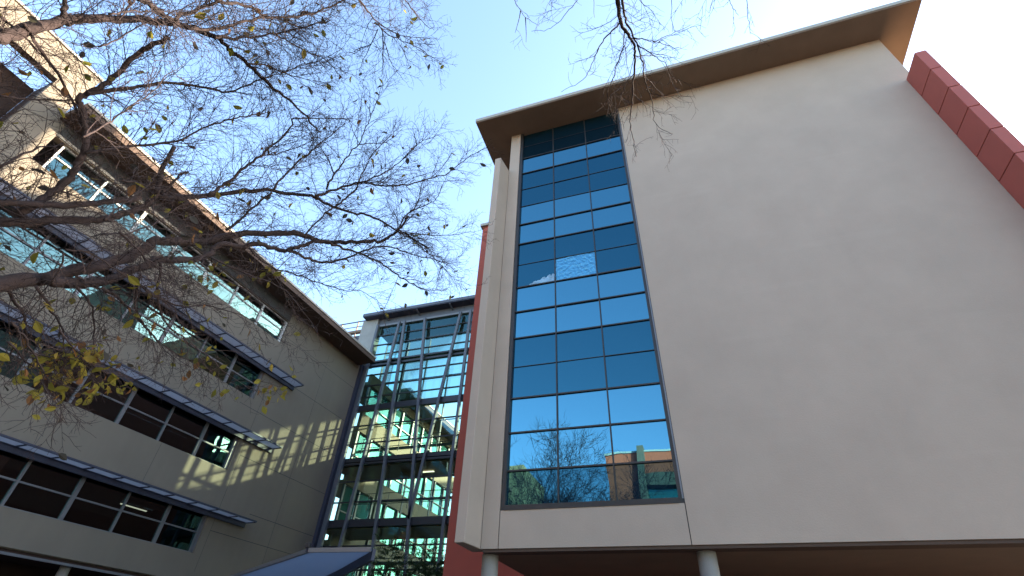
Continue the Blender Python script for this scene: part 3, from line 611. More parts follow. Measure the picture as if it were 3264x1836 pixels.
# limbs traced as 3-D paths in metres: points, radius at base, radius at tip, twig density, droop
LEFT_LIMBS = [[[[-5.05,1.0,4.2],[-3.924,0.258,4.688],[-3.909,0.287,4.817],[-3.865,0.331,5.049],[-3.82,0.376,5.231],[-3.785,0.424,5.362],[-3.725,0.53,5.567],[-3.649,0.654,5.773],[-3.6,0.743,5.892],[-3.532,0.885,6.043],[-3.49,1.024,6.142],[-3.476,1.171,6.201],[-3.458,1.371,6.265],[-3.451,1.555,6.304],[-3.418,1.751,6.353],[-3.376,1.971,6.398],[-3.354,2.218,6.411],[-3.338,2.312,6.416]],0.0492,0.0078,1.0,0.0],[[[-3.593,0.345,5.06],[-3.595,0.31,5.133],[-3.591,0.263,5.242],[-3.59,0.206,5.356]],0.0205,0.0107,1,0.0],[[[-4.119,-0.049,4.434],[-3.317,0.088,5.205],[-3.314,0.289,5.344],[-3.295,0.468,5.457],[-3.285,0.56,5.506],[-3.277,0.652,5.548],[-3.26,0.717,5.588]],0.0281,0.0171,1.2,0.0],[[[-3.302,0.681,5.559],[-3.196,0.716,5.768],[-3.102,0.747,5.932],[-3.027,0.752,6.054],[-2.94,0.743,6.189]],0.0171,0.009,1.2,0.0],[[[-3.292,0.791,5.678],[-3.219,0.925,5.925],[-3.113,0.998,6.166],[-3.001,1.1,6.389],[-2.875,1.221,6.603],[-2.744,1.29,6.794],[-2.587,1.33,7.004],[-2.501,1.346,7.111]],0.0152,0.0076,1.2,0.0],[[[-3.239,0.951,5.815],[-3.23,0.969,5.866],[-3.214,1.06,6.011],[-3.162,1.157,6.227],[-3.098,1.243,6.426],[-3.023,1.319,6.622],[-2.912,1.396,6.865],[-2.822,1.466,7.038]],0.0177,0.0052,1.2,0.0],[[[-3.11,1.258,6.454],[-3.093,1.424,6.591],[-3.066,1.586,6.718],[-3.018,1.738,6.847],[-3.023,1.997,6.957],[-3.021,2.049,6.978]],0.0097,0.0032,1.0,0.0],[[[-3.299,1.303,6.062],[-3.263,1.416,6.236],[-3.252,1.571,6.371],[-3.178,1.629,6.57],[-3.067,1.722,6.822],[-2.913,1.798,7.126]],0.0094,0.0032,1.0,0.0],[[[-3.261,1.575,6.384],[-3.239,1.778,6.611],[-3.191,2.048,6.879]],0.0062,0.0027,1.0,0.0],[[[-3.217,0.451,5.788],[-3.08,0.756,5.971],[-3.048,0.866,6.156],[-3.03,0.955,6.272],[-3.041,1.063,6.356],[-3.003,1.147,6.477],[-2.958,1.32,6.651]],0.0177,0.0074,1.2,0.0],[[[-2.559,0.63,6.428],[-2.337,1.153,6.781],[-2.343,1.349,6.909],[-2.345,1.513,7.003],[-2.351,1.68,7.086],[-2.346,1.786,7.138],[-2.285,1.924,7.238],[-2.163,2.152,7.4],[-2.088,2.336,7.497],[-1.984,2.511,7.6]],0.0119,0.0028,0.6,0.0],[[[-2.343,1.714,7.079],[-2.42,1.88,7.105],[-2.517,2.03,7.116],[-2.618,2.212,7.123]],0.0066,0.0027,0.6,0.0],[[[-2.376,1.709,7.066],[-2.531,1.83,7.073],[-2.701,1.95,7.072],[-2.845,2.071,7.065]],0.0061,0.0027,0.6,0.0],[[[-2.38,1.793,7.151],[-2.441,1.982,7.176],[-2.479,2.162,7.199],[-2.465,2.38,7.241]],0.0052,0.0027,0.6,0.0],[[[-2.53,1.83,7.072],[-2.711,1.863,7.156],[-2.88,1.896,7.227]],0.0041,0.0022,0.6,0.0],[[[-2.343,1.663,7.094],[-2.309,1.795,7.184],[-2.2,1.976,7.347],[-1.97,2.198,7.615]],0.0061,0.0027,0.6,0.0],[[[-2.337,0.732,6.747],[-1.989,1.404,7.084],[-2.015,1.59,7.259],[-2.028,1.757,7.405],[-2.037,1.933,7.548],[-2.02,2.08,7.672],[-1.984,2.092,7.759]],0.0074,0.0028,0.6,0.0],[[[-4.396,1.155,4.126],[-4.338,1.183,4.299],[-4.281,1.187,4.454],[-4.234,1.176,4.577],[-4.205,1.141,4.664],[-4.177,1.117,4.738],[-4.137,1.03,4.871],[-4.114,0.919,4.984],[-4.1,0.836,5.059],[-4.066,0.834,5.123],[-3.994,0.854,5.243],[-3.898,0.829,5.403],[-3.77,0.798,5.597],[-3.616,0.812,5.798]],0.032,0.0184,1.2,0.0],[[[-4.033,0.827,5.095],[-3.934,0.982,5.409],[-3.855,1.072,5.599],[-3.736,1.277,5.845],[-3.662,1.449,5.978],[-3.554,1.501,6.14],[-3.419,1.553,6.326],[-3.299,1.61,6.471]],0.0177,0.005,1.2,0.0],[[[-4.131,1.112,4.729],[-4.08,1.242,4.96],[-3.956,1.472,5.321],[-3.843,1.539,5.568],[-3.761,1.597,5.723],[-3.658,1.677,5.892],[-3.549,1.774,6.048],[-3.5,1.741,6.151]],0.013,0.0049,1.3,0.0],[[[-5.05,1.0,4.2],[-4.441,0.999,3.9],[-4.465,1.123,4.045],[-4.48,1.263,4.179],[-4.478,1.37,4.304],[-4.468,1.487,4.43],[-4.446,1.608,4.562],[-4.416,1.684,4.689],[-4.375,1.751,4.832],[-4.317,1.788,5.022],[-4.283,1.898,5.104],[-4.175,2.092,5.317],[-4.026,2.275,5.563],[-4.006,2.3,5.591],[-3.875,2.479,5.753],[-3.734,2.689,5.89],[-3.632,2.853,5.967],[-3.543,3.05,6.003],[-3.406,3.274,6.065],[-3.306,3.381,6.126],[-3.193,3.571,6.151],[-3.079,3.783,6.152],[-2.993,3.916,6.158],[-2.818,4.203,6.142]],0.0418,0.0084,1.0,0.0],[[[-3.486,2.738,5.791],[-3.394,2.801,5.942],[-3.206,2.954,6.191],[-3.128,3.03,6.274],[-2.977,3.231,6.396],[-2.791,3.386,6.556],[-2.579,3.511,6.739],[-2.409,3.601,6.875],[-2.279,3.619,7.01],[-2.074,3.638,7.213],[-1.869,3.678,7.378]],0.0175,0.0038,0.7,0.0],[[[-3.425,2.774,5.96],[-3.365,2.731,6.137],[-3.297,2.718,6.275],[-3.192,2.687,6.482],[-3.11,2.691,6.604],[-3.029,2.619,6.798],[-2.962,2.577,6.928],[-2.869,2.482,7.137],[-2.772,2.392,7.33]],0.0127,0.0028,0.7,0.0],[[[-3.123,2.705,6.618],[-2.922,2.924,6.916],[-2.768,2.96,7.184]],0.0059,0.0028,0.7,0.0],[[[-3.309,2.687,6.102],[-3.356,2.582,6.244],[-3.424,2.479,6.358],[-3.452,2.432,6.409]],0.0076,0.0039,0.9,0.0],[[[-3.671,2.363,5.569],[-3.644,2.347,5.699],[-3.565,2.362,5.926],[-3.464,2.394,6.158],[-3.38,2.406,6.342],[-3.264,2.43,6.558],[-3.172,2.436,6.724]],0.0121,0.004,0.9,0.0],[[[-3.167,2.942,6.183],[-3.104,2.914,6.451],[-3.059,2.893,6.618],[-2.916,2.907,6.935],[-2.865,2.912,7.036]],0.0103,0.0028,0.8,0.0],[[[-3.136,2.959,6.193],[-2.946,3.089,6.485],[-2.828,3.125,6.679],[-2.629,3.144,7.007],[-2.561,3.162,7.097],[-2.335,3.262,7.336]],0.0103,0.0029,0.7,0.0],[[[-2.596,3.105,6.94],[-2.656,3.0,7.217]],0.0044,0.0023,0.4,0.0],[[[-2.525,3.102,6.975],[-2.489,3.051,7.266]],0.0044,0.0023,0.4,0.0],[[[-3.034,3.112,6.298],[-2.956,3.168,6.46],[-2.748,3.229,6.916]],0.0063,0.0028,0.8,0.0],[[[-3.405,2.965,5.849],[-3.326,2.994,6.005],[-3.238,3.006,6.184],[-3.217,2.989,6.256]],0.0127,0.0092,0.9,0.0],[[[-3.616,2.912,5.401],[-3.525,2.929,5.632],[-3.424,2.953,5.842]],0.0098,0.0076,0.9,0.0],[[[-3.057,3.736,6.1],[-2.98,3.714,6.314],[-2.845,3.733,6.543],[-2.788,3.67,6.756],[-2.74,3.608,6.936]],0.0108,0.0034,0.9,0.0],[[[-2.892,3.702,6.377],[-2.697,3.797,6.608],[-2.616,3.828,6.703],[-2.528,3.776,6.924]],0.0082,0.0029,0.9,0.0],[[[-4.038,2.35,5.036],[-3.901,2.368,5.249],[-3.78,2.37,5.426],[-3.695,2.375,5.539]],0.0143,0.0097,1,0.0],[[[-4.1,1.681,4.858],[-4.022,1.565,5.01],[-3.882,1.47,5.208]],0.0226,0.018,0.25,0.0],[[[-4.081,1.699,4.872],[-3.979,1.681,5.005],[-3.908,1.666,5.094]],0.0135,0.009,0.25,0.0],[[[-3.987,1.998,5.149],[-3.94,2.02,5.296],[-3.894,2.043,5.422],[-3.813,2.066,5.627],[-3.727,2.086,5.818],[-3.651,2.091,5.981],[-3.578,2.102,6.119],[-3.5,2.083,6.279],[-3.484,2.043,6.352],[-3.392,2.145,6.466],[-3.183,2.356,6.693],[-3.115,2.447,6.754]],0.0187,0.004,1,0.0],[[[-3.726,2.085,5.816],[-3.664,2.205,5.987],[-3.569,2.314,6.213],[-3.474,2.375,6.422]],0.0074,0.0032,1,0.0],[[[-5.05,1.0,4.2],[-4.299,0.91,3.986],[-4.298,1.006,4.07],[-4.278,1.184,4.235],[-4.238,1.342,4.394],[-4.195,1.44,4.521],[-4.108,1.592,4.723]],0.0287,0.0199,1.2,0.0],[[[-5.05,1.0,4.2],[-4.363,1.212,3.472],[-4.416,1.362,3.63],[-4.458,1.574,3.862],[-4.463,1.684,4.037],[-4.457,1.815,4.195],[-4.431,1.932,4.397],[-4.396,2.001,4.585],[-4.372,2.053,4.684],[-4.281,2.335,4.924],[-4.161,2.534,5.173],[-4.137,2.568,5.216],[-3.996,2.799,5.416],[-3.84,3.038,5.587],[-3.78,3.182,5.62],[-3.718,3.285,5.665],[-3.569,3.459,5.788],[-3.405,3.635,5.909],[-3.268,3.758,6.007],[-3.161,3.803,6.118],[-3.079,3.813,6.224],[-2.972,3.782,6.406]],0.0643,0.0139,0.8,0.0],[[[-4.34,1.537,3.794],[-4.353,1.661,3.86],[-4.348,1.841,4.018],[-4.33,1.931,4.153],[-4.289,2.042,4.362],[-4.262,2.095,4.469],[-4.191,2.319,4.647],[-4.143,2.392,4.763],[-4.102,2.407,4.9],[-4.032,2.57,5.002],[-3.964,2.671,5.108],[-3.9,2.811,5.172],[-3.842,2.922,5.227],[-3.761,3.005,5.33],[-3.659,3.097,5.456],[-3.568,3.196,5.542],[-3.497,3.339,5.568],[-3.396,3.509,5.609],[-3.29,3.69,5.636],[-3.184,3.902,5.632],[-3.112,4.054,5.616],[-2.991,4.268,5.6],[-2.848,4.444,5.616],[-2.662,4.591,5.69]],0.046,0.0041,0.85,0.0],[[[-3.739,2.867,5.151],[-3.698,3.006,5.201],[-3.658,3.165,5.235],[-3.597,3.289,5.302],[-3.537,3.379,5.374],[-3.431,3.484,5.525],[-3.312,3.58,5.687],[-3.185,3.691,5.828],[-3.067,3.862,5.898],[-2.949,4.064,5.937],[-2.811,4.238,5.998],[-2.666,4.422,6.045],[-2.5,4.566,6.129]],0.0194,0.0037,1,0.0],[[[-3.866,2.549,4.924],[-3.872,2.744,4.922],[-3.841,2.936,4.957],[-3.769,3.162,5.036],[-3.709,3.349,5.079],[-3.608,3.587,5.149],[-3.538,3.728,5.193],[-3.446,3.855,5.272],[-3.358,4.083,5.274],[-3.318,4.238,5.244]],0.0105,0.0027,0.8,0.0],[[[-3.607,3.172,5.196],[-3.672,3.295,5.106],[-3.73,3.407,5.019]],0.0049,0.002,0.8,0.0],[[[-3.085,3.779,6.192],[-2.962,4.001,6.174],[-2.887,4.186,6.127],[-2.8,4.349,6.092],[-2.716,4.533,6.034],[-2.627,4.717,5.97],[-2.457,4.896,5.958]],0.0096,0.0029,0.9,0.0],[[[-3.094,3.807,6.163],[-2.854,4.059,6.3],[-2.642,4.254,6.409],[-2.341,4.452,6.58],[-2.289,4.477,6.612]],0.0082,0.0029,0.7,0.0],[[[-4.183,1.805,3.892],[-4.222,1.99,3.911],[-4.271,2.175,3.884],[-4.309,2.358,3.857],[-4.337,2.513,3.828],[-4.366,2.744,3.785]],0.0146,0.0034,0.55,0.5],[[[-4.269,1.669,3.836],[-4.38,1.927,3.802],[-4.488,2.073,3.715],[-4.582,2.195,3.631],[-4.685,2.387,3.528]],0.0105,0.0028,0.55,0.5],[[[-3.925,1.941,4.216],[-4.022,2.086,4.088],[-4.112,2.268,3.941],[-4.117,2.494,3.874],[-4.097,2.66,3.85],[-4.062,2.856,3.826],[-4.035,3.061,3.759],[-3.946,3.366,3.712]],0.0126,0.0028,0.55,0.5],[[[-4.023,1.914,4.083],[-4.159,2.064,3.928],[-4.212,2.218,3.84],[-4.227,2.405,3.79],[-4.204,2.707,3.761],[-4.166,2.873,3.782],[-4.13,3.129,3.724]],0.0105,0.0028,0.55,0.5],[[[-4.061,1.869,4.054],[-4.073,2.059,4.021],[-4.028,2.344,4.057],[-3.97,2.466,4.152],[-3.891,2.675,4.221],[-3.805,2.935,4.24],[-3.677,3.336,4.189]],0.0105,0.0028,0.55,0.5],[[[-4.378,1.524,3.726],[-4.504,1.751,3.689],[-4.645,1.996,3.605],[-4.814,2.169,3.465]],0.0126,0.0034,0.55,0.5],[[[-4.449,1.425,3.645],[-4.587,1.67,3.572],[-4.74,1.883,3.439],[-4.844,2.186,3.366]],0.0126,0.0034,0.55,0.5],[[[-3.767,2.09,4.329],[-3.774,2.397,4.374],[-3.737,2.742,4.438],[-3.728,3.105,4.396]],0.0084,0.0028,0.55,0.5],[[[-3.689,2.14,4.397],[-3.624,2.491,4.465],[-3.53,2.792,4.534],[-3.481,3.135,4.473],[-3.459,3.43,4.362]],0.0084,0.0028,0.55,0.5],[[[-4.38,1.941,3.348],[-4.557,2.192,3.405],[-4.704,2.423,3.433]],0.0052,0.0023,0.55,0.5],[[[-3.815,0.282,4.972],[-3.976,0.52,5.024],[-4.118,0.754,5.05],[-4.304,1.054,5.024]],0.0126,0.0092,0.55,0.5],[[[-3.864,0.192,4.923],[-4.038,0.408,5.085],[-4.23,0.67,5.208]],0.0105,0.0046,0.55,0.5],[[[-4.26,0.853,4.271],[-4.35,0.925,4.592],[-4.418,1.038,4.881]],0.0105,0.0046,0.55,0.5],[[[-4.087,0.533,4.603],[-4.179,0.696,4.868],[-4.231,0.861,5.167]],0.0084,0.0046,0.55,0.5],[[[-4.288,1.653,3.908],[-4.305,1.833,3.942],[-4.293,2.01,4.033],[-4.275,2.139,4.107],[-4.249,2.295,4.176],[-4.202,2.516,4.261],[-4.156,2.671,4.327]],0.0074,0.0023,0.75,0.3],[[[-3.856,1.363,3.201],[-3.907,1.478,3.184],[-3.986,1.639,3.128],[-4.069,1.829,3.053],[-4.12,1.961,2.996],[-4.197,2.156,2.892]],0.0088,0.002,0.75,0.3],[[[-3.628,1.261,3.64],[-3.743,1.346,3.581],[-3.939,1.424,3.481],[-4.081,1.484,3.402],[-4.268,1.559,3.292]],0.0059,0.002,0.75,0.3],[[[-3.138,1.142,3.689],[-3.159,1.169,3.845],[-3.171,1.204,4.004],[-3.177,1.22,4.195],[-3.169,1.234,4.453]],0.0071,0.0018,0.75,0.3],[[[-3.076,0.405,4.864],[-3.065,0.44,4.981],[-3.055,0.489,5.097],[-3.047,0.562,5.218],[-3.068,0.709,5.352],[-3.118,0.849,5.42]],0.007,0.0021,0.75,0.3],[[[-3.604,0.582,5.113],[-3.561,0.608,5.262],[-3.501,0.619,5.434],[-3.43,0.644,5.613],[-3.355,0.666,5.778],[-3.252,0.704,5.978],[-3.179,0.742,6.109]],0.0068,0.0023,0.75,0.3],[[[-3.712,1.396,3.964],[-3.716,1.483,4.062],[-3.735,1.645,4.129],[-3.754,1.812,4.169],[-3.769,2.038,4.212],[-3.791,2.239,4.208]],0.005,0.0021,0.75,0.3],[[[-3.129,0.464,4.96],[-3.088,0.425,5.209],[-3.036,0.372,5.448],[-2.99,0.325,5.63],[-2.947,0.293,5.771]],0.0054,0.0021,0.75,0.3],[[[-3.59,1.429,3.986],[-3.663,1.608,4.008],[-3.737,1.827,4.029],[-3.779,2.017,4.059],[-3.81,2.182,4.077]],0.0093,0.0021,0.75,0.3],[[[-3.117,1.273,3.682],[-3.141,1.356,3.841],[-3.153,1.416,4.025],[-3.154,1.458,4.165],[-3.143,1.524,4.37]],0.0053,0.0018,0.75,0.3],[[[-3.651,1.269,3.684],[-3.672,1.406,3.777],[-3.716,1.61,3.806],[-3.743,1.814,3.836],[-3.762,1.992,3.844],[-3.774,2.155,3.843]],0.0068,0.002,0.75,0.3],[[[-3.233,0.804,4.128],[-3.214,0.839,4.316],[-3.191,0.843,4.47],[-3.15,0.87,4.655],[-3.09,0.855,4.885],[-3.029,0.865,5.065]],0.0079,0.0019,0.75,0.3],[[[-3.246,1.116,4.076],[-3.24,1.224,4.161],[-3.232,1.364,4.243],[-3.227,1.557,4.309],[-3.21,1.695,4.362],[-3.168,1.811,4.449],[-3.079,1.978,4.601]],0.0069,0.0019,0.75,0.3],[[[-4.03,1.583,3.153],[-4.046,1.752,3.191],[-4.047,1.946,3.252],[-4.038,2.213,3.276]],0.0075,0.002,0.9,0.4],[[[-4.059,1.494,3.165],[-4.119,1.68,3.129],[-4.152,1.838,3.126],[-4.189,2.054,3.098]],0.0075,0.002,0.9,0.4],[[[-3.933,1.641,3.332],[-3.981,1.818,3.285],[-4.015,2.046,3.252],[-4.01,2.242,3.305]],0.0075,0.002,0.9,0.4]]
OVER_LIMBS = [[[[3.2,-3.0,6.8],[2.3,-1.2,8.0],[1.4,0.6,8.2],[0.602,1.433,6.98],[0.277,1.839,6.882]],0.085,0.035,0.3,0.3],[[[0.602,1.433,6.98],[0.034,1.516,7.265],[-0.534,1.598,7.15]],0.03,0.015,0.3,0.3],[[[0.602,1.433,6.98],[0.946,1.728,7.02],[1.289,2.023,6.66]],0.03,0.015,0.3,0.3],[[[0.277,1.839,6.882],[0.162,2.057,6.806],[0.141,2.197,6.809],[0.153,2.33,6.805],[0.202,2.444,6.798],[0.242,2.555,6.788],[0.237,2.667,6.777],[0.213,2.835,6.756],[0.162,3.026,6.727],[0.121,3.212,6.689],[0.084,3.365,6.652],[0.08,3.54,6.6],[0.086,3.771,6.521]],0.0253,0.0025,0.9,0.6],[[[0.277,1.839,6.882],[0.202,2.067,6.801],[0.195,2.188,6.798],[0.208,2.318,6.789],[0.242,2.457,6.775],[0.281,2.577,6.759],[0.295,2.714,6.737],[0.296,2.873,6.708],[0.319,3.04,6.669],[0.354,3.213,6.622],[0.344,3.414,6.563],[0.517,3.575,6.516]],0.0161,0.0025,0.9,0.6],[[[0.144,2.316,6.806],[0.048,2.373,6.823],[-0.058,2.46,6.833],[-0.145,2.552,6.832],[-0.232,2.692,6.817],[-0.395,2.822,6.809],[-0.609,2.877,6.83]],0.0094,0.002,0.9,0.6],[[[0.247,2.467,6.732],[0.353,2.529,6.757],[0.459,2.59,6.78],[0.633,2.604,6.854],[0.832,2.612,6.937]],0.007,0.002,0.9,0.6],[[[0.429,2.541,6.684],[0.561,2.657,6.768],[0.722,2.793,6.861]],0.0047,0.002,0.9,0.6],[[[0.279,2.535,6.698],[0.388,2.66,6.715],[0.469,2.761,6.724],[0.539,2.858,6.727],[0.624,3.07,6.717]],0.007,0.002,0.9,0.6],[[[0.139,2.512,6.715],[0.061,2.654,6.714],[-0.025,2.823,6.704],[-0.091,2.929,6.695],[-0.11,3.097,6.663],[-0.07,3.283,6.621]],0.007,0.002,0.9,0.6],[[[0.158,2.357,6.787],[0.156,2.54,6.812],[0.152,2.742,6.829],[0.151,2.925,6.837]],0.007,0.002,0.9,0.6],[[[0.23,2.618,6.658],[0.388,2.718,6.759],[0.565,2.805,6.873]],0.0051,0.002,0.9,0.6],[[[0.191,2.301,6.812],[0.276,2.406,6.917],[0.378,2.446,7.066]],0.0047,0.002,0.9,0.6],[[[-0.534,1.598,7.15],[-0.873,1.764,6.949],[-0.846,1.821,6.964],[-0.813,1.971,6.987],[-0.78,2.055,7.001],[-0.676,2.194,7.035]],0.0056,0.0019,0.35,0.6],[[[-0.8,1.939,6.9],[-0.939,2.17,7.005]],0.0056,0.0019,0.35,0.6],[[[-0.768,2.007,6.879],[-0.85,2.285,6.973]],0.0056,0.0019,0.35,0.6],[[[-0.534,1.598,7.15],[-0.141,1.991,6.939],[-0.214,2.025,6.95],[-0.322,2.103,6.959],[-0.472,2.194,6.967],[-0.59,2.231,6.978],[-0.767,2.211,7.016]],0.0056,0.0019,0.35,0.6],[[[0.277,1.839,6.882],[-0.075,1.992,6.94],[-0.071,2.066,6.967],[-0.098,2.285,7.039]],0.0056,0.0019,0.35,0.6],[[[0.277,1.839,6.882],[0.293,2.091,6.895],[0.348,2.178,6.914],[0.433,2.311,6.94],[0.5,2.421,6.957]],0.0056,0.0019,0.35,0.6],[[[1.289,2.023,6.66],[0.65,2.178,6.827],[0.651,2.243,6.835],[0.643,2.394,6.852],[0.641,2.588,6.863]],0.0056,0.0019,0.35,0.6],[[[1.289,2.023,6.66],[1.046,2.265,6.725],[1.026,2.347,6.772],[0.998,2.504,6.848]],0.0056,0.0019,0.35,0.6],[[[1.289,2.023,6.66],[1.119,2.28,6.703],[1.153,2.356,6.72],[1.199,2.483,6.746],[1.254,2.57,6.761]],0.0056,0.0019,0.35,0.6],[[[1.289,2.023,6.66],[1.279,2.311,6.651],[1.292,2.374,6.654],[1.308,2.533,6.659],[1.34,2.733,6.654]],0.0056,0.0019,0.35,0.6]]
# ------------------------------------------------------------------ trees
def smooth_path(P, sub=4):
    P = [Vector(p) for p in P]
    if len(P) < 3: return [P[0].lerp(P[-1], t / 3) for t in range(4)] if len(P) == 2 else P
    out = []
    for i in range(len(P) - 1):
        p0 = P[i - 1] if i else P[0] * 2 - P[1]
        p1, p2 = P[i], P[i + 1]
        p3 = P[i + 2] if i + 2 < len(P) else P[-1] * 2 - P[-2]
        for k in range(sub):
            t = k / sub
            out.append(0.5 * ((2 * p1) + (p2 - p0) * t + (2 * p0 - 5 * p1 + 4 * p2 - p3) * t * t + (3 * p1 - p0 - 3 * p2 + p3) * t ** 3))
    out.append(P[-1])
    return out

def rand_perp(d, rng):
    v = Vector((rng.gauss(0, 1), rng.gauss(0, 1), rng.gauss(0, 1)))
    v = v - d * v.dot(d)
    return v.normalized() if v.length > 1e-5 else d.orthogonal().normalized()

def shoot(start, d, length, segs, wander, bend, rng):
    pts = [start]; d = d.normalized(); side = rand_perp(d, rng)
    for _ in range(segs):
        d = (d + rand_perp(d, rng) * wander + bend + side * 0.06).normalized()
        pts.append(pts[-1] + d * (length / segs))
    return pts

def walk(path, spacing, rng, start=0.0):
    """Points spaced along a polyline: (position, direction, fraction)."""
    acc = []; total = 0
    for a, b in zip(path[:-1], path[1:]): total += (b - a).length
    if total < 1e-6: return []
    nxt = start + spacing * rng.uniform(0.2, 1.0); run = 0
    for a, b in zip(path[:-1], path[1:]):
        l = (b - a).length
        while nxt <= run + l and l > 0:
            t = (nxt - run) / l
            acc.append((a.lerp(b, t), (b - a).normalized(), nxt / total))
            nxt += spacing * rng.uniform(0.55, 1.45)
        run += l
    return acc

LEAF = [(0, -0.5), (0.20, -0.28), (0.30, 0.0), (0.21, 0.28), (0.0, 0.56), (-0.21, 0.28), (-0.30, 0.0), (-0.20, -0.28)]
def add_leaf(mb, pos, size, rng, mi, hang=0.5):
    d = Vector((rng.gauss(0, 0.7), rng.gauss(0, 0.7), -hang + rng.gauss(0, 0.5))).normalized()
    s = rand_perp(d, rng); n = d.cross(s)
    fold = rng.uniform(0.1, 0.7); curl = rng.uniform(-0.25, 0.25)
    base = pos + d * size * 0.62
    P = []
    for x, y in LEAF: P.append(base + s * (x * size) + d * (y * size) + n * (abs(x) * fold * size + curl * y * y * size))
    mb.quad([P[0], P[1], P[2], P[3], P[4]], mi); mb.quad([P[0], P[4], P[5], P[6], P[7]], mi)
    mb.tube([pos, base - d * size * 0.5], [0.0012, 0.001], 3, mi, cap=False)

def grow_twigs(limbs, rng, seed_scale=1.0, l1=0.12, leaf_fn=None):
    """Thick limbs go to one mesh, fine side shoots and twigs to another."""
    wood, twigs = MB(), MB()
    tips = []
    for pts, r0, r1, dens, droop in limbs:
        path = smooth_path(pts, 4)
        n = len(path)
        jit = [Vector((rng.gauss(0, 1), rng.gauss(0, 1), rng.gauss(0, 1))) * (0.004 + 0.1 * min(r0, 0.05)) for _ in path]
        path = [p + (j if 0 < i < n - 1 else j * 0) for i, (p, j) in enumerate(zip(path, jit))]
        rad = [(r0 + (r1 - r0) * (i / (n - 1)) ** 0.8) * rng.uniform(0.92, 1.10) for i in range(n)]
        wood.tube(path, rad, 8 if r0 > 0.02 else 5)
        total = sum((b - a).length for a, b in zip(path[:-1], path[1:]))
        for pos, d, fr in walk(path, l1 / dens, rng):
            rr = r0 + (r1 - r0) * fr
            side = rand_perp(d, rng); side = (side + Vector((0, 0, -0.35 * droop + 0.05))).normalized()
            ang = rng.uniform(0.5, 1.15)
            dd = d * math.cos(ang) + side * math.sin(ang)
            L1 = rng.uniform(0.18, 0.85) * (1.0 - 0.45 * fr) * min(1.0, 0.45 + total * 0.35)
            q = shoot(pos, dd, L1, 5, 0.20, Vector((0, 0, -0.10 * droop)) + d * 0.05, rng)
            ra = min(0.55 * rr, rng.uniform(0.0026, 0.0050)); ra = max(ra, 0.0020)
            twigs.tube(q, [ra + (0.0013 - ra) * i / 5 for i in range(6)], 3, cap=False)
            tips.append((q[-1], fr)); 
            for p2, d2, f2 in walk(q, 0.052, rng, 0.05):
                s2 = rand_perp(d2, rng); a2 = rng.uniform(0.5, 1.1)
                L2 = rng.uniform(0.06, 0.34) * (1.1 - 0.6 * f2) * (0.5 + 0.5 * min(1, L1 / 0.5))
                q2 = shoot(p2, d2 * math.cos(a2) + s2 * math.sin(a2), L2, 3, 0.22, Vector((0, 0, -0.06 * droop)), rng)
                twigs.tube(q2, [0.0020, 0.0017, 0.0013, 0.0010], 3, cap=False)
                tips.append((q2[-1], fr)); tips.append((q2[1], fr))
                for p3, d3, f3 in walk(q2, 0.07, rng, 0.03):
                    s3 = rand_perp(d3, rng)
                    q3 = shoot(p3, d3 * 0.6 + s3 * 0.8, rng.uniform(0.025, 0.11), 2, 0.15, Vector((0, 0, 0)), rng)
                    twigs.tube(q3, [0.0014, 0.0012, 0.0009], 3, cap=False)
    return wood, twigs, tips

LM = [leafy('olive_leaf', (0.19, 0.165, 0.035), (0.28, 0.25, 0.04)), leafy('yellow_leaf', (0.22, 0.165, 0.04), (0.32, 0.25, 0.05)),
      leafy('brown_leaf', (0.17, 0.09, 0.045), (0.22, 0.11, 0.04)), leafy('dark_leaf', (0.06, 0.055, 0.05), (0.08, 0.075, 0.05))]

def px(p):
    """Where a point lies in the photograph, in fractions of its width and height."""
    q = p - cam.matrix_world.translation
    d = q.dot(FW)
    return (0.5 + 0.4733 * q.dot(RX) / d, 0.5 - 0.8414 * q.dot(UP) / d) if d > 0.1 else (-1, -1)

rng = random.Random(11)
bt = thing('bare_tree', 'nearly leafless tree reaching in from the left, yellow leaves left on its twigs', 'tree', (-5.6, 0.55, 0))
off = Vector((5.6, -0.55, 0))
wood, twigs, tips = grow_twigs(LEFT_LIMBS, rng, l1=0.035)
tr_path = smooth_path([(-5.75, 0.45, 0.0), (-5.62, 0.52, 1.2), (-5.5, 0.62, 2.6), (-5.25, 0.85, 3.7), (-5.05, 1.0, 4.2)], 5)
trunk = MB(); trunk.tube(tr_path, [0.24 - 0.08 * i / (len(tr_path) - 1) for i in range(len(tr_path))], 14)
def shift(mb, o): mb.v = [(v[0] + o.x, v[1] + o.y, v[2] + o.z) for v in mb.v]
leaves = MB()
for p, fr in tips:
    if rng.random() < 0.012:
        add_leaf(leaves, p, rng.uniform(0.045, 0.10), rng, rng.choice([0, 0, 1, 2, 3, 3]))
CL = [(0.03, 0.61, 0.035, 30), (0.075, 0.655, 0.035, 50), (0.105, 0.645, 0.033, 50), (0.045, 0.665, 0.03, 30), (0.085, 0.62, 0.03, 30), (0.21, 0.475, 0.012, 16), (0.265, 0.478, 0.012, 14), (0.215, 0.60, 0.05, 26), (0.27, 0.655, 0.02, 12), (0.27, 0.70, 0.012, 8), (0.16, 0.56, 0.06, 26), (0.21, 0.40, 0.05, 16), (0.11, 0.22, 0.06, 18)]
buckets = [(p, px(p)) for p, fr in tips]
for cx_, cy_, rr, n_ in CL:
    near = [p for p, (u, v) in buckets if (u - cx_) ** 2 + ((v - cy_) * 0.5625) ** 2 < rr * rr]
    for _ in range(n_ if near else 0):
        p = rng.choice(near)
        add_leaf(leaves, p + Vector((rng.gauss(0, 0.03), rng.gauss(0, 0.03), rng.gauss(0, 0.03))), rng.uniform(0.05, 0.095), rng, rng.choice([0, 0, 0, 1, 2]))
for m_ in (trunk, wood, twigs, leaves): shift(m_, off)
to = trunk.build('trunk', M['bark'], bt, smooth=True)
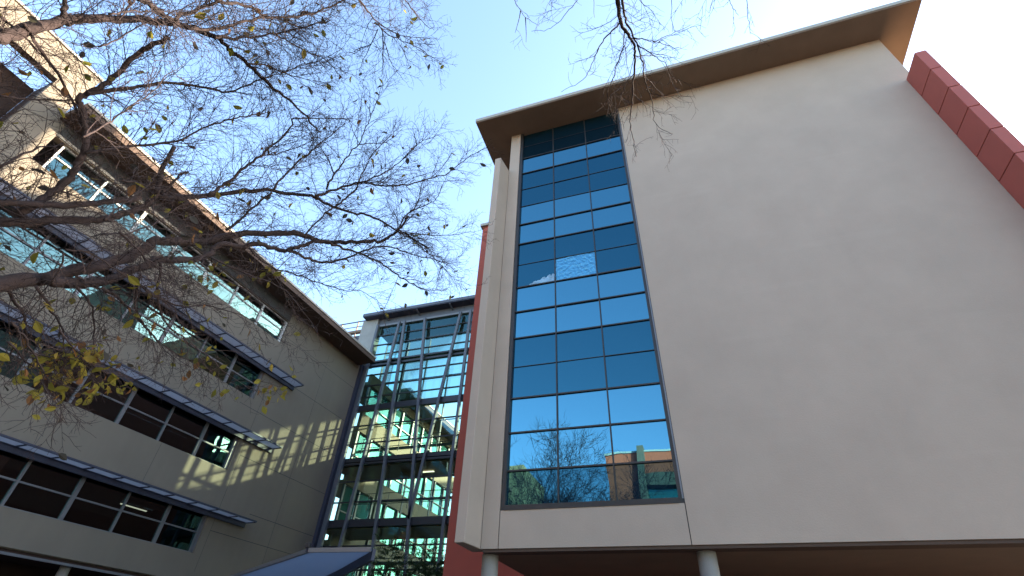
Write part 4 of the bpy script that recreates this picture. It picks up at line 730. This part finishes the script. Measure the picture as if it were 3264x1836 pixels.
wood.build('limb', M['bark'], bt, smooth=True)
tw = twigs.build('crown', M['bark'], bt)
leaves.build('leaves', LM, tw)

rng = random.Random(23)
ot = thing('bare_tree', 'leafless tree drooping into the top of the view over the flat roof edge', 'tree', (3.4, -3.2, 0))
off = Vector((-3.4, 3.2, 0))
wood, twigs, tips = grow_twigs(OVER_LIMBS, rng, l1=0.14)
trunk = MB()
pth = smooth_path([(3.4, -3.2, 0.0), (3.45, -3.2, 2.0), (3.35, -3.1, 4.5), (3.2, -3.0, 6.8)], 5)
trunk.tube(pth, [0.2 - 0.1 * i / (len(pth) - 1) for i in range(len(pth))], 14)
for m_ in (trunk, wood, twigs): shift(m_, off)
trunk.build('trunk', M['bark'], ot, smooth=True); wood.build('limb', M['bark'], ot, smooth=True); twigs.build('crown', M['bark'], ot)

# bare trees behind the camera, mirrored in the lowest panes
def court_tree(seed, h):
    rng = random.Random(seed)
    wood, fine = MB(), MB()
    def branch(p, d, L, r, lvl):
        q = shoot(p, d, L, 6, 0.10 if lvl == 0 else 0.16, Vector((0, 0, 0.05)), rng)
        (wood if lvl < 2 else fine).tube(q, [r * (1 - 0.75 * i / 6) for i in range(7)], 8 if lvl == 0 else (5 if lvl == 1 else 3), cap=False)
        if lvl == 4: return
        n = (12, 9, 7, 6)[lvl]
        for i in range(n):
            t = rng.uniform(0.28 if lvl == 0 else 0.15, 1.0)
            k = min(int(t * 6), 5); pp = q[k].lerp(q[k + 1], t * 6 - k); dd = (q[k + 1] - q[k]).normalized()
            a = rng.uniform(0.4, 0.95)
            branch(pp, dd * math.cos(a) + rand_perp(dd, rng) * math.sin(a), L * rng.uniform(0.38, 0.62), max(r * (1 - 0.7 * t) * 0.6, 0.011), lvl + 1)
    branch(Vector((0, 0, 0)), Vector((0, 0, 1)), h * 0.62, 0.17, 0)
    return wood, fine
GR = 'bare trees mirrored in the lowest blue panes'
for i, (x, y, h, seed, lab) in enumerate([(-11.2, -9.0, 15.8, 3, 'bare forked tree mirrored in the left of the lowest blue panes'), (-7.2, -10.0, 14.8, 5, 'bare tree mirrored in the middle of the lowest blue panes'), (-3.2, -12.0, 13.4, 9, 'low bare tree mirrored in front of the red building')]):
    t_ = thing('bare_tree', lab, 'tree', (x, y, 0), group=GR)
    wd, fn = court_tree(seed, h)
    wd.build('trunk', M['bark'], t_, smooth=True); fn.build('crown', M['bark'], t_)

# dark evergreen at the foot of the glass link
rng = random.Random(31)
ev_ = thing('evergreen_tree', 'dark feathery evergreen tree at the foot of the glass link', 'tree', (-11.3, 20.0, 0))
tk = MB(); tk.tube([Vector((0, 0, 0)), Vector((0.05, 0, 2)), Vector((-0.1, 0, 4.6))], [0.12, 0.09, 0.03], 8); tk.build('trunk', M['bark'], ev_)
fo = MB()
def frond(p, d, L):
    q = shoot(p, d, L, 5, 0.12, Vector((0, 0, -0.10)), rng)
    fo.tube(q, [0.006, 0.005, 0.004, 0.003, 0.002, 0.002], 3, 0, cap=False)
    for pos, dd, fr in walk(q, 0.035, rng):
        for _ in range(2):
            s = rand_perp(dd, rng); e = (dd * 0.6 + s).normalized(); l = rng.uniform(0.07, 0.15) * (1.1 - 0.6 * fr); w_ = rand_perp(e, rng) * 0.013
            fo.quad([pos - w_, pos + w_, pos + e * l + w_ * 0.3, pos + e * l - w_ * 0.3], rng.choice([1, 1, 2]))
for i in range(330):
    cx_, zt_, wd = rng.choice([(-1.0, 5.9, 0.45), (-0.9, 5.0, 0.9), (0.6, 5.7, 0.75), (1.3, 5.3, 0.7), (0.2, 4.9, 1.0), (0.9, 4.9, 1.0)])
    z = zt_ - abs(rng.gauss(0, 0.7)) - 0.1
    a = rng.uniform(0, 2 * math.pi); r_ = wd * math.sqrt(rng.random()) * 0.6
    frond(Vector((cx_ + math.cos(a) * r_, math.sin(a) * r_, z)), Vector((math.cos(a), math.sin(a), rng.uniform(0.1, 0.9))), rng.uniform(0.3, 0.7))
fo.build('crown', [M['bark'], leafy('dark_needle', (0.03, 0.05, 0.025), (0.03, 0.06, 0.02)), leafy('green_needle', (0.05, 0.075, 0.035), (0.05, 0.09, 0.03))], ev_)
